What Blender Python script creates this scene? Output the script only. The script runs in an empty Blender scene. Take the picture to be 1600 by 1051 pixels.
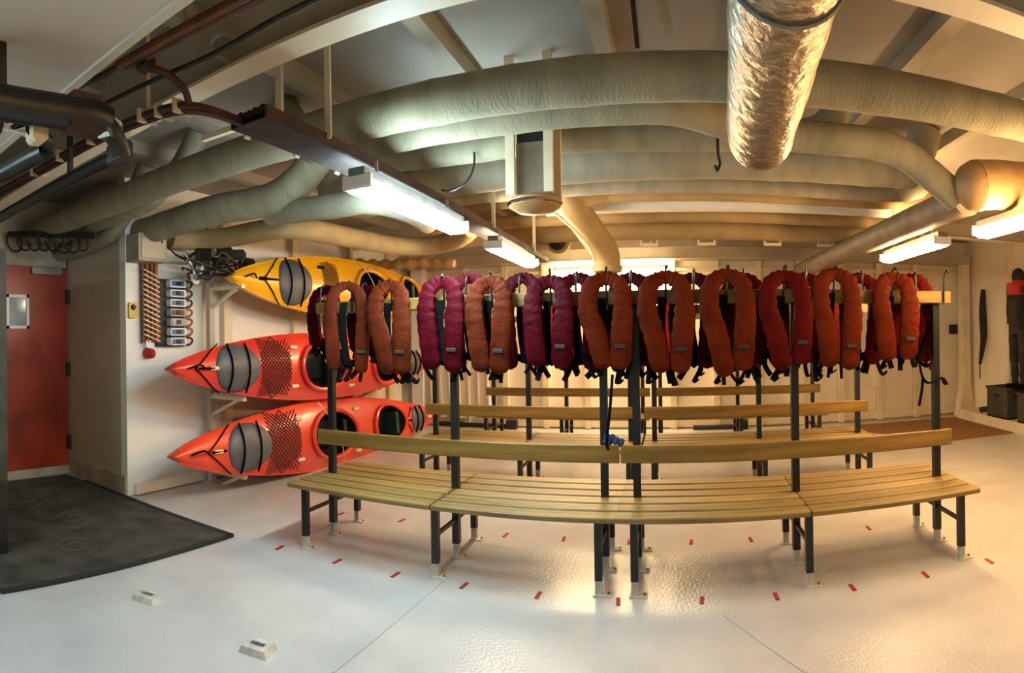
import bpy, math, random
from mathutils import Vector, Matrix, Quaternion
rnd = random.Random(7)
SC = bpy.context.scene
COL = SC.collection
PI = math.pi

# ------------------------------------------------------------------ camera
F = 877.6                      # pixels per radian of the stitched (cylindrical) panorama, 1600 x 1051
EYE = 1.45
YAW, ROLL = 0.2852, -0.014
cr, sr, cy, sy = math.cos(ROLL), math.sin(ROLL), math.cos(YAW), math.sin(YAW)
def unyaw(w): return Vector((cy*w[0]-sy*w[1], sy*w[0]+cy*w[1], w[2]))
cam_right, cam_fwd, cam_up = unyaw((cr,0,sr)), unyaw((0,1,0)), unyaw((-sr,0,cr))
cd = bpy.data.cameras.new('camera'); cam = bpy.data.objects.new('camera', cd); COL.objects.link(cam)
cd.type = 'PANO'; cd.panorama_type = 'CENTRAL_CYLINDRICAL'
cd.central_cylindrical_range_u_min = -800/F; cd.central_cylindrical_range_u_max = 800/F
cd.central_cylindrical_range_v_min = -525.5/F; cd.central_cylindrical_range_v_max = 525.5/F
cd.central_cylindrical_radius = 1.0
cd.clip_start = 0.02; cd.clip_end = 60
M = Matrix.Identity(4)
for i in range(3):
    M[i][0], M[i][1], M[i][2] = cam_right[i], cam_up[i], -cam_fwd[i]
M.translation = (0, 0, EYE)
cam.matrix_world = M
SC.camera = cam
def ray(px, py):
    t, v = (px-800)/F, (525.5-py)/F
    q = (math.sin(t), math.cos(t), v)
    return unyaw((cr*q[0]-sr*q[2], q[1], sr*q[0]+cr*q[2]))
def at(px, py, X=None, Y=None, Z=None):
    """the point of the room seen at a photo pixel, on the plane X=, Y= or Z="""
    d = ray(px, py); o = Vector((0, 0, EYE))
    k = X/d.x if X is not None else (Y/d.y if Y is not None else (Z-EYE)/d.z)
    return o + d*k

# ------------------------------------------------------------------ world, exposure
w = bpy.data.worlds.new('world'); SC.world = w; w.use_nodes = True
w.node_tree.nodes['Background'].inputs[0].default_value = (0.02, 0.02, 0.02, 1)
SC.view_settings.view_transform = 'Standard'; SC.view_settings.look = 'None'
SC.view_settings.gamma = 1; SC.view_settings.use_curve_mapping = False
SC.view_settings.exposure = 1.15
COOL, WARM, NEUT = (0.62, 0.89, 1.0), (1.0, 0.63, 0.28), (1.0, 0.82, 0.60)

# ------------------------------------------------------------------ materials
def lin(h):
    h = h.lstrip('#'); o = []
    for i in (0, 2, 4):
        c = int(h[i:i+2], 16)/255
        o.append(c/12.92 if c <= .04045 else ((c+.055)/1.055)**2.4)
    return tuple(o)+(1,)
def pbr(name, hx, rough=.5, metal=0, var=.12, scale=6, bump=0, bscale=None, hx2=None, stretch=(1,1,1), coat=0):
    m = bpy.data.materials.new(name); m.use_nodes = True
    nt = m.node_tree; b = nt.nodes['Principled BSDF']; L = nt.links.new
    b.inputs['Roughness'].default_value = rough; b.inputs['Metallic'].default_value = metal
    b.inputs['Coat Weight'].default_value = coat; b.inputs['Coat Roughness'].default_value = .15
    tc = nt.nodes.new('ShaderNodeTexCoord'); mp = nt.nodes.new('ShaderNodeMapping'); mp.inputs['Scale'].default_value = stretch
    L(tc.outputs['Object'], mp.inputs[0])
    n = nt.nodes.new('ShaderNodeTexNoise'); n.inputs['Scale'].default_value = scale; n.inputs['Detail'].default_value = 6
    L(mp.outputs[0], n.inputs['Vector'])
    r = nt.nodes.new('ShaderNodeValToRGB'); c = lin(hx)
    c2 = lin(hx2) if hx2 else tuple(x*(1-2.2*var) for x in c[:3])+(1,)
    c1 = c if hx2 else tuple(min(1, x*(1+var)) for x in c[:3])+(1,)
    r.color_ramp.elements[0].position = .32; r.color_ramp.elements[0].color = c2
    r.color_ramp.elements[1].position = .68; r.color_ramp.elements[1].color = c1
    L(n.outputs[0], r.inputs[0]); L(r.outputs[0], b.inputs['Base Color'])
    if bump:
        n2 = nt.nodes.new('ShaderNodeTexNoise'); n2.inputs['Scale'].default_value = bscale or scale*4; n2.inputs['Detail'].default_value = 3
        L(mp.outputs[0], n2.inputs['Vector'])
        bp = nt.nodes.new('ShaderNodeBump'); bp.inputs['Strength'].default_value = bump; bp.inputs['Distance'].default_value = .02
        L(n2.outputs[0], bp.inputs['Height']); L(bp.outputs[0], b.inputs['Normal'])
    return m
def glow(name, col, power):
    m = bpy.data.materials.new(name); m.use_nodes = True; nt = m.node_tree
    b = nt.nodes['Principled BSDF']; b.inputs['Base Color'].default_value = (.9, .9, .9, 1)
    b.inputs['Emission Color'].default_value = (*col, 1); b.inputs['Emission Strength'].default_value = power
    return m
M_ = dict(
 floor=pbr('floor_paint', '#c0bab4', .24, 0, .045, 2.6, .22, 55, coat=.15),
 wall=pbr('wall_paint', '#e8dcc6', .45, 0, .05, 1.2, .08, 3),
 wallw=pbr('wall_white', '#e6e2da', .4, 0, .04, 1.2, .08, 3),
 beige=pbr('alcove_paint', '#b9a891', .5, 0, .05, 1.2),
 deck=pbr('deckhead_paint', '#a0978a', .6, 0, .08, 1.6, .1, 4),
 girder=pbr('girder_paint', '#b0a48e', .45, 0, .06, 2),
 soffit=pbr('soffit_paint', '#cfc5b8', .5, 0, .04, 1),
 pipe=pbr('pipe_lagging', '#938a70', .85, 0, .10, 3, .25, 26, stretch=(3,1,1)),
 pipe2=pbr('pipe_lagging_pale', '#a39b84', .75, 0, .08, 3, .2, 26, stretch=(3,1,1)),
 duct=pbr('duct_paint', '#a88d5e', .7, 0, .1, 4, .15),
 darkpipe=pbr('dark_pipe_lagging', '#7d6c58', .6, 0, .15, 6, .3),
 copper=pbr('duct_tan', '#b08a5a', .5, 0, .12, 5, .2),
 black=pbr('black_steel', '#0d0e0f', .42, 0, .2, 8),
 dark=pbr('dark_metal', '#2a2724', .5, .2, .3, 10),
 rubber=pbr('black_webbing', '#121214', .75, 0, .2, 30),
 galv=pbr('white_foot', '#c4bcae', .45, 0, .15, 20),
 steel=pbr('steel', '#8f8b84', .35, .8, .1, 10),
 chrome=pbr('chrome', '#d8d8d8', .12, 1, .03, 10),
 rust=pbr('rust_brown', '#4a1d12', .65, 0, .35, 9, hx2='#24100b'),
 rope=pbr('brown_pipe', '#7b4a22', .5, .1, .3, 14, hx2='#4a2312'),
 tray=pbr('tray_brown', '#33271f', .7, 0, .3, 14),
 cable=pbr('cable_dark', '#1d1a1a', .5, 0, .2, 10),
 tie=pbr('cable_tie', '#d9c9a5', .5),
 cream=pbr('cream_paint', '#e2d2b2', .45, 0, .06, 3),
 white=pbr('white_paint', '#e8e6e0', .4, 0, .03, 3),
 door=pbr('red_door_paint', '#9c2f16', .32, 0, .22, 2.2, .05, 6, coat=.2),
 doorframe=pbr('door_frame', '#a89b82', .5),
 mat=pbr('mat_charcoal', '#4d463a', .9, 0, .3, 5, .6, 60, hx2='#2c2822'),
 mat2=pbr('mat_border', '#23211e', .9, 0, .2, 20, .4, 60),
 carpet=pbr('carpet_brown', '#9a6c3a', .9, 0, .2, 14, .5, 80, hx2='#7c5228'),
 red=pbr('red_tape', '#a01c16', .6, 0, .15, 30),
 kred=pbr('kayak_red', '#dd3a22', .33, 0, .10, 1.2, hx2='#c92a28', coat=.3),
 kred2=pbr('kayak_orange_red', '#e2441c', .33, 0, .10, 1.2, hx2='#d02f22', coat=.3),
 kyel=pbr('kayak_yellow', '#f0b210', .33, 0, .08, 1.5, hx2='#e29c08', coat=.3),
 hatch=pbr('hatch_grey', '#55565a', .5, 0, .12, 8),
 cock=pbr('cockpit_black', '#0d0e10', .6),
 green=pbr('seat_green', '#1d3a30', .6),
 blue=pbr('radio_blue', '#3f6ea8', .4), grey=pbr('radio_grey', '#a5a5aa', .4), rred=pbr('radio_red', '#6d2a2a', .4),
 cloth=pbr('blue_cloth', '#1f4f80', .8, 0, .25, 20, .4),
 crate=pbr('crate_grey', '#3d3a30', .6, 0, .2, 8),
 suit=pbr('suit_dark', '#26221f', .8, 0, .3, 9), suitr=pbr('suit_red', '#b32020', .7),
 glass=pbr('door_glass', '#9aa3a8', .1),
 yellow=pbr('switch_yellow', '#d8b64a', .5),
 orange=pbr('cord_orange', '#a65425', .55, 0, .25, 40),
)
def wood(name, a, b):
    m = pbr(name, a, .48, 0, .1, 2.2, .15, 14, hx2=b, stretch=(.8, 9, 9)); return m
M_['slat'] = wood('slat_wood', '#93783f', '#6a5228'); M_['board'] = wood('board_wood', '#8e6a22', '#644a18'); M_['board2'] = wood('board_wood_pale', '#9a7636', '#745828')
VEST = dict(orange=pbr('vest_orange', '#611f08', .62, 0, .16, 9, .35, 40), brown=pbr('vest_rust', '#59210d', .62, 0, .16, 9, .35, 40),
            crimson=pbr('vest_crimson', '#4a0611', .55, 0, .18, 9, .35, 40), red=pbr('vest_red', '#570b09', .58, 0, .16, 9, .35, 40),
            maroon=pbr('vest_maroon', '#40070e', .6, 0, .18, 9, .35, 40), pink=pbr('vest_pink', '#8a1a1a', .6, 0, .15, 9, .3, 40))
for vm in list(VEST.values())+[M_['rubber']]: vm.node_tree.nodes['Principled BSDF'].inputs['Specular IOR Level'].default_value = .05
# the silver foil duct: crinkled metal
def foil():
    m = bpy.data.materials.new('foil'); m.use_nodes = True; nt = m.node_tree; b = nt.nodes['Principled BSDF']; L = nt.links.new
    b.inputs['Base Color'].default_value = lin('#b9ab94'); b.inputs['Metallic'].default_value = .85; b.inputs['Roughness'].default_value = .36
    tc = nt.nodes.new('ShaderNodeTexCoord'); n = nt.nodes.new('ShaderNodeTexNoise'); n.inputs['Scale'].default_value = 22; n.inputs['Detail'].default_value = 4
    L(tc.outputs['Object'], n.inputs['Vector']); bp = nt.nodes.new('ShaderNodeBump'); bp.inputs['Strength'].default_value = .55; bp.inputs['Distance'].default_value = .03
    L(n.outputs[0], bp.inputs['Height']); L(bp.outputs[0], b.inputs['Normal']); return m
M_['foil'] = foil()

# ------------------------------------------------------------------ mesh helpers
def V(*a): return Vector(a)
def smooth_path(pts, n=8):
    """Catmull-Rom through the points"""
    P = [Vector(p) for p in pts]; out = []
    for i in range(len(P)-1):
        a, b, c, d = P[max(i-1,0)], P[i], P[i+1], P[min(i+2, len(P)-1)]
        for k in range(n):
            t = k/n
            out.append(.5*((2*b)+(c-a)*t+(2*a-5*b+4*c-d)*t*t+(-a+3*b-3*c+d)*t**3))
    out.append(P[-1]); return out
class MB:
    def __init__(s): s.v = []; s.f = []
    def add(s, vs, fs):
        o = len(s.v); s.v += [tuple(v) for v in vs]; s.f += [tuple(i+o for i in f) for f in fs]; return s
    def box(s, c, size, rz=0, ry=0, rx=0, R=None, bevel=0):
        hx, hy, hz = (x/2 for x in size); c = Vector(c)
        R = R or (Matrix.Rotation(rz, 3, 'Z') @ Matrix.Rotation(ry, 3, 'Y') @ Matrix.Rotation(rx, 3, 'X'))
        if bevel <= 0:
            vs = [c + R @ V(x*hx, y*hy, z*hz) for z in (-1,1) for y in (-1,1) for x in (-1,1)]
            return s.add(vs, [(0,2,3,1),(4,5,7,6),(0,1,5,4),(2,6,7,3),(0,4,6,2),(1,3,7,5)])
        e = bevel
        prof = [(-hy+e,-hz),(hy-e,-hz),(hy,-hz+e),(hy,hz-e),(hy-e,hz),(-hy+e,hz),(-hy,hz-e),(-hy,-hz+e)]
        vs = [c + R @ V(x, p[0], p[1]) for x in (-hx, hx) for p in prof]
        return s.add(vs, [tuple(range(7,-1,-1)), tuple(range(8,16))]+[(i, (i+1)%8, 8+(i+1)%8, 8+i) for i in range(8)])
    def bar(s, a, b, w, h=None, up=(0,0,1), bevel=0):
        a, b = Vector(a), Vector(b); d = b-a; L = d.length; x = d.normalized(); u = Vector(up)
        if abs(x.dot(u)) > .98: u = V(0,1,0)
        y = u.cross(x).normalized(); z = x.cross(y)
        R = Matrix((x, y, z)).transposed()
        return s.box((a+b)/2, (L, w, h or w), R=R, bevel=bevel)
    def tube(s, pts, r, n=10, caps=True, flat=1.0, up=None):
        """r: number or list; flat: second half-axis factor"""
        P = [Vector(p) for p in pts]; N = len(P)
        T = [((P[min(i+1,N-1)]-P[max(i-1,0)]).normalized()) for i in range(N)]
        u = Vector(up) if up else (V(0,0,1) if abs(T[0].z) < .9 else V(1,0,0))
        vs = []; prev = None
        for i in range(N):
            if prev is None or up: x = (u - T[i]*u.dot(T[i])).normalized()
            else: x = (prev - T[i]*prev.dot(T[i])).normalized()
            prev = x; y = T[i].cross(x); rr = r[i] if isinstance(r, (list, tuple)) else r
            for k in range(n):
                a = 2*PI*k/n; vs.append(P[i] + x*math.cos(a)*rr + y*math.sin(a)*rr*flat)
        fs = [(i*n+k, i*n+(k+1)%n, (i+1)*n+(k+1)%n, (i+1)*n+k) for i in range(N-1) for k in range(n)]
        if caps: fs += [tuple(range(n-1,-1,-1)), tuple(range((N-1)*n, N*n))]
        return s.add(vs, fs)
    def cyl(s, a, b, r, n=14): return s.tube([a, b], r, n)
    def lathe(s, c, prof, n=20, axis='Z'):
        vs = []
        for (r, h) in prof:
            for k in range(n):
                a = 2*PI*k/n; p = (r*math.cos(a), r*math.sin(a), h)
                if axis == 'Y': p = (p[0], p[2], p[1])
                if axis == 'X': p = (p[2], p[0], p[1])
                vs.append(Vector(c)+Vector(p))
        m = len(prof)
        return s.add(vs, [(i*n+k, i*n+(k+1)%n, (i+1)*n+(k+1)%n, (i+1)*n+k) for i in range(m-1) for k in range(n)]+[tuple(range(n-1,-1,-1)), tuple(range((m-1)*n, m*n))])
    def prism(s, poly, z0, z1):
        n = len(poly)
        return s.add([(p[0],p[1],z0) for p in poly]+[(p[0],p[1],z1) for p in poly],
                     [tuple(range(n-1,-1,-1)), tuple(range(n,2*n))]+[(i,(i+1)%n,n+(i+1)%n,n+i) for i in range(n)])
    def mesh(s, name, mat, smooth=False):
        me = bpy.data.meshes.new(name); me.from_pydata(s.v, [], s.f); me.update()
        import bmesh
        bm = bmesh.new(); bm.from_mesh(me); bmesh.ops.recalc_face_normals(bm, faces=bm.faces[:]); bm.to_mesh(me); bm.free()
        me.materials.append(M_[mat] if isinstance(mat, str) else mat)
        if smooth:
            for p in me.polygons: p.use_smooth = True
            try: me.set_sharp_from_angle(angle=math.radians(40))
            except Exception: pass
        return me
    def build(s, name, mat, parent=None, smooth=False):
        o = bpy.data.objects.new(name, s.mesh(name, mat, smooth)); COL.objects.link(o)
        if parent: o.parent = parent
        return o
def tag(o, label=None, cat=None, group=None, kind=None):
    if label: o['label'] = label
    if cat: o['category'] = cat
    if group: o['group'] = group
    if kind: o['kind'] = kind
    return o
def empty(name, loc=(0,0,0), rz=0):
    o = bpy.data.objects.new(name, None); COL.objects.link(o); o.location = loc; o.rotation_euler = (0,0,rz); o.empty_display_size = .1
    return o
def copy_tree(o, parent=None):
    c = o.copy(); COL.objects.link(c); c.parent = parent
    for ch in list(o.children): copy_tree(ch, c)
    return c
def inst(name, mesh, parent, loc=(0,0,0)):
    o = bpy.data.objects.new(name, mesh); COL.objects.link(o); o.parent = parent; o.location = loc; return o

# ------------------------------------------------------------------ the room
XL, XA, XR, YB, YF, YRET, ZD = -4.37, -5.54, 4.97, 8.65, -3.2, 2.98, 3.0
def struct(mb, name, mat, parent=None, smooth=False):
    o = mb.build(name, mat, parent, smooth); tag(o, kind='structure'); return o
floor = struct(MB().box((-.3, 2.75, -.05), (11.2, 12.2, .1)), 'floor', 'floor')
ceiling = struct(MB().box((-.3, 2.75, ZD+.05), (11.2, 12.2, .1)), 'ceiling', 'deck')
wall_left = struct(MB().box((XL-.05, (YRET+YB)/2, 1.5), (.1, YB-YRET, 3)), 'wall_left', 'wallw')
wall_alcove = struct(MB().box(((XL-.1+XA)/2, YRET+.05, 1.5), (XL-.1-XA, .1, 3)), 'wall_alcove', 'beige')
wall_door = struct(MB().box((XA-.05, (YRET+YF)/2+.05, 1.5), (.1, YRET-YF+.1, 3)), 'wall_door_side', 'beige')
wall_back = struct(MB().box((.3, YB+.05, 1.5), (9.5, .1, 3)), 'wall_back', 'wall')
wall_right = struct(MB().box((XR+.05, 2.7, 1.5), (.1, 11.9, 3)), 'wall_right', 'wall')
wall_rear = struct(MB().box((-.3, YF-.05, 1.5), (10.6, .1, 3)), 'wall_rear', 'wall')
# deckhead framing: longitudinal stiffeners, transverse girders with flanges
st = MB().box((0, 0, 0), (.09, 8.0, .10)).mesh('stiffener', 'girder')
for x in (-3.55, -2.78, -1.96, -1.13, -.33, .48, 1.30, 2.12, 2.94, 3.76):
    inst('stiffener', st, ceiling, (x, 4.62 if x < 9 else 0, ZD-.051))
gw = MB().box((0, 0, .2), (10.4, .014, .40)).mesh('girder_web', 'girder'); gf = MB().box((0, 0, 0), (10.4, .13, .016)).mesh('girder_flange', 'cream')
for y, zb in ((1.74, 2.615), (6.7, 2.72), (-.9, 2.615)):
    inst('girder_web', MB().box((0, 0, (ZD-zb)/2), (10.3, .014, ZD-zb)).mesh('girder_web', 'girder'), ceiling, (-.25, y, zb+.001))
    inst('girder_flange', gf, ceiling, (-.25, y, zb-.008))
# heavy header beam along the back wall with a stringer
hb = MB().box((.3, YB-.17, 2.66), (9.2, .32, .17)); inst('header_beam', hb.mesh('header_beam', 'girder'), wall_back)
inst('stringer', MB().box((.3, YB-.04, 2.44), (9.2, .08, .05)).mesh('stringer', 'cream'), wall_back)
inst('stringer', MB().box((.3, YB-.03, .09), (9.2, .05, .12)).mesh('skirting', 'cream'), wall_back)
fr = MB().box((0, 0, 0), (.09, .10, 2.56), bevel=0).mesh('wall_frame', 'cream')
for i in range(14):
    x = -3.95 + i*.66
    if x < 4.6: inst('wall_frame', fr, wall_back, (x, YB-.051, 1.29))
for px, zz, ww, hh in ((1380, 1.0, .5, .9), (1320, 2.2, .5, .16), (1215, 2.25, .7, .22), (1080, 2.2, .6, .2)):
    p = at(px, 500, Y=YB-.02); inst('wall_panel', MB().box((0,0,0), (ww, .03, hh)).mesh('wall_panel', 'wall'), wall_back, (p.x, YB-.016, zz))
# wall beams on the left (kayak) wall and right wall
for y in (4.26, 5.45, 6.65, 7.85):
    inst('wall_frame', MB().box((0,0,0), (.07, .12, 2.9)).mesh('wall_frame', 'cream'), wall_left, (XL+.036, y, 1.45))
inst('stringer', MB().box((0,0,0), (.05, 5.5, .1)).mesh('stringer', 'wallw'), wall_left, (XL+.026, 5.8, .06))
for y in (1.0, 2.4, 3.8, 5.2, 6.2, 7.2):
    inst('wall_frame', MB().box((0,0,0), (.09, .09, 2.9)).mesh('wall_frame', 'cream'), wall_right, (XR-.046, y, 1.45))
# corner column with a flared foot, back right
p = at(1508, 560, Y=8.4)
mb = MB()
prof = [(.34, 0), (.30, .12), (.19, .42), (.15, .6), (.135, 1.2), (.13, 2.6)]
vs = []; fs = []
for (ww, z) in prof:
    for (sx, sy_) in ((-1,-1),(1,-1),(1,1),(-1,1)): vs.append((p.x+sx*ww*.5, 8.42+sy_*.09, z))
for i in range(len(prof)-1):
    for k in range(4): fs.append((i*4+k, i*4+(k+1)%4, (i+1)*4+(k+1)%4, (i+1)*4+k))
mb.add(vs, fs+[(3,2,1,0), tuple(range(len(vs)-4, len(vs)))])
struct(mb, 'trim_1', 'cream')
tag(bpy.data.objects['trim_1'], 'cream corner column with a flared foot in the back right corner')
# low cream ledge along the right wall
struct(MB().box((XR-.21, 4.6, .075), (.42, 7.2, .15)), 'trim_2', 'cream'); tag(bpy.data.objects['trim_2'], 'low cream ledge along the foot of the right wall')
# skirting in the alcove
struct(MB().box(((XL+XA)/2, YRET-.012, .09), (1.15, .022, .18)), 'baseboard_alcove', 'doorframe')
# soffit (lower ceiling) over the entrance, near left
soff = struct(MB().box((-3.2, -1.15, 2.29), (4.6, 4.0, .06)), 'trim_3', 'soffit'); tag(soff, 'pale flat ceiling panel in the near left corner of the room')
inst('panel_edge', MB().box((-3.2, .86, 2.3), (4.6, .03, .10)).mesh('panel_edge', 'soffit'), soff)
inst('panel_joint', MB().box((-3.2, .30, 2.257), (4.6, .012, .006)).mesh('panel_joint', 'girder'), soff)

# pale corner post, back left, and a sheet hung on the back wall
struct(MB().box((XL+.30, YB-.22, 1.3), (.2, .2, 2.6), bevel=.02), 'trim_4', 'wallw'); tag(bpy.data.objects['trim_4'], 'pale square corner post at the end of the kayak wall')
xa_, xb_ = at(668, 600, Y=8.4).x, at(775, 600, Y=8.4).x
vs, fs = [], []; NS = 60
for i in range(NS+1):
    u_ = i/NS
    for j in range(9):
        g_ = j/8; vs.append((xa_+(xb_-xa_)*u_, 8.42+.035*math.sin(u_*46+2*math.sin(g_*3))*(.3+g_), 1.75-1.6*g_))
for i in range(NS):
    for j in range(8): fs.append((i*9+j, i*9+j+1, (i+1)*9+j+1, (i+1)*9+j))
sh = MB().add(vs, fs).build('hanging_sheet', 'wall', None, True); tag(sh, 'cream sheet hanging in folds on the back wall behind the yellow benches', 'sheet')
so = sh.modifiers.new('thickness', 'SOLIDIFY'); so.thickness = .006
# weld seams on the floor
for a, b in (((700, 900), (520, 1051)), ((1130, 960), (1260, 1051)), ((1085, 700), (1110, 752))):
    A, B = at(*a, Z=0), at(*b, Z=0)
    inst('weld_seam', MB().bar((A.x,A.y,.002), (B.x,B.y,.002), .012, .006).mesh('weld_seam', 'floor'), floor)

# ------------------------------------------------------------------ red door in the alcove (on the wall X = XA)
yd0, yd1 = at(13, 600, X=XA).y-.14, at(103, 600, X=XA).y
z0, z1 = .10, at(60, 418, X=XA).z
door = empty('door_1', (XA, (yd0+yd1)/2, 0)); tag(door, 'red steel door with a small window in the alcove', None, kind='structure')
dw = yd1-yd0
MB().box((.03, 0, (z0+z1)/2), (.05, dw, z1-z0), bevel=.008).build('door_leaf', 'door', door)
mb = MB()
for s in (-1, 1): mb.box((.012, s*(dw/2+.05), 1.2), (.024, .09, 2.5))
mb.box((.012, 0, z1+.06), (.024, dw+.19, .1)); mb.box((.03, 0, .05), (.06, dw+.19, .09)); mb.build('door_frame', 'doorframe', door)
yw, zw = at(24, 487, X=XA).y-door.location.y, at(24, 487, X=XA).z
wf = MB()
for s in (-1,1): wf.box((.063, yw+s*.115, zw), (.02, .03, .36)); wf.box((.063, yw, zw+s*.165), (.02, .26, .03))
o = wf.build('window_frame', 'white', door); MB().box((.058, yw, zw), (.01, .21, .31)).build('pane', 'glass', o)
for z in (.35, 1.15, 1.95): MB().box((.06, dw/2-.005, z), (.035, .05, .16)).build('hinge', 'dark', door)
pz = at(68, 425, X=XA)
MB().box((.075, pz.y-door.location.y, pz.z), (.05, .36, .07), bevel=.01).build('door_closer', 'steel', door)

# mats
mt = empty('floor_mat'); tag(mt, 'dark patterned entrance mat in front of the red door', 'mat')
q = [at(362, 838, Z=0), at(133, 752, Z=0), V(XA+.12, 2.9, 0), V(XA+.12, .75, 0), at(0, 926, Z=0)]
q = [q[0], q[1], q[2], V(XA+.12, at(0,926,Z=0).y-.35, 0), V(at(0,926,Z=0).x, at(0,926,Z=0).y, 0)]
MB().prism([(p.x, p.y) for p in q], .001, .012).build('mat_pad', 'mat', mt)
for a, b in zip(q[:1]+q[1:2], q[1:3]): pass
MB().bar((q[0].x,q[0].y,.009), (q[1].x,q[1].y,.009), .05, .012).build('mat_edge', 'mat2', mt)
MB().bar((q[0].x,q[0].y,.009), (q[4].x,q[4].y,.009), .05, .012).build('mat_edge', 'mat2', mt)
random_s = random.Random(3)
for k in range(9):   # raised swirls of the mat pattern
    c = V(random_s.uniform(-5.0,-3.2), random_s.uniform(1.4,2.5), .013); R_ = random_s.uniform(.10,.22)
    pts = [c+V(math.cos(t*.5)*R_*(1-t/26), math.sin(t*.5)*R_*(1-t/26), 0) for t in range(22)]
    MB().tube(pts, .004, 4).build('mat_swirl', pbr('mat_swirl_%d'%k, '#575040', .9) if k == 0 else bpy.data.materials['mat_swirl_0'], mt)
cp = [V(2.7,7.7,0), V(2.75,8.25,0), V(4.52,8.25,0), V(4.52,6.5,0), V(3.55,6.5,0)]
tag(MB().prism([(p.x, p.y) for p in cp], .001, .010).build('floor_mat', 'carpet'), 'brown carpet mat on the floor in the back right corner', 'mat')

# ------------------------------------------------------------------ benches
D1, D2, D3, LB, A0, B0 = 3.443, 5.255, 7.12, .983, -2.393, -.226
SEAT, HW = .455, .415
def make_bench(sgn):
    """double-sided slatted bench with three posts, a back board and a hook rail; sgn -1: outer end on the left"""
    b = empty('slatted_bench')
    post = MB().box((0,0,(1.70+.09)/2), (.046,.046,1.61)).mesh('post', 'black'); leg = MB().box((0,0,(.43+.085)/2), (.042,.042,.345)).mesh('leg', 'black')
    foot = MB().box((0,0,.045), (.038,.038,.09)); foot.box((.02,0,.004), (.10,.06,.008)); foot = foot.mesh('foot', 'galv')
    bolt = MB().lathe((.055,0,.008), [(.009,0),(.009,.012)], 6).mesh('bolt', 'steel')
    stre = MB().bar((0,-.335,.25), (0,.335,.25), .022, .022).mesh('stretcher', 'black'); cross = MB().box((0,0,.425), (.04,.76,.025)).mesh('crossbar', 'black')
    for x in (-LB, 0, LB):
        inst('post', post, b, (x,0,0)); inst('stretcher', stre, b, (x,0,0)); inst('crossbar', cross, b, (x,0,0))
        for y in (-.337, 0, .337):
            f = inst('foot', foot, b, (x,y,0)); inst('bolt', bolt, f)
            if y: inst('leg', leg, b, (x,y,0))
    sw = (2*HW-5*.027)/6
    for sec in (0, 1):
        x0, x1 = ((-LB-.10, -.004), (.004, LB+.10))[sec]
        if (sgn < 0 and sec == 1) or (sgn > 0 and sec == 0): pass
        sl = MB().box((0,0,0), (x1-x0, sw, .032), bevel=.006).mesh('seat_slat', 'slat')
        for i in range(6):
            inst('seat_slat', sl, b, ((x0+x1)/2, -HW+sw/2+i*(sw+.027), SEAT-.016))
    inst('back_board', MB().box((0,0,0), (2*LB+.19, .028, .108), bevel=.005).mesh('back_board', 'board'), b, (0,-.038,.724))
    inst('hook_rail', MB().box((0,0,0), (2*LB+.19, .032, .082), bevel=.005).mesh('hook_rail', 'board2'), b, (0,-.040,1.679))
    inst('hook_rail', MB().box((0,0,0), (2*LB+.19, .03, .082), bevel=.005).mesh('hook_rail', 'board2'), b, (0,.040,1.679))
    return b
def make_hooks(b, xs, y, flip=1):
    hp = smooth_path([(0,0,-.06),(0,-.004*flip,.06),(0,-.01*flip,.13),(.004,-.035*flip,.158),(.008,-.055*flip,.142)], 4)
    hm = MB().tube(hp, .007, 6).mesh('hook', 'black')
    for x in xs: inst('hook', hm, b, (x, y, 1.70))
bA = make_bench(-1); bA.location = (A0+LB, D1, 0); tag(bA, 'slatted wooden bench on black legs, nearest row, left of the two', 'bench', 'benches with vest rails')
bB = make_bench(1); bB.location = (B0+LB, D1, 0); tag(bB, 'slatted wooden bench on black legs, nearest row, right of the two', 'bench', 'benches with vest rails')
rows = [(D2, -2.364, -.176), (D3, -2.35, -.16)]
for (d, a, bb), nm in zip(rows, ('middle row', 'farthest row by the back wall')):
    for x, src, side in ((a, bA, 'left'), (bb, bB, 'right')):
        c = copy_tree(src); c.location = (x+LB, d, 0); tag(c, 'slatted wooden bench in the %s, %s of the two' % (nm, side))
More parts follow.
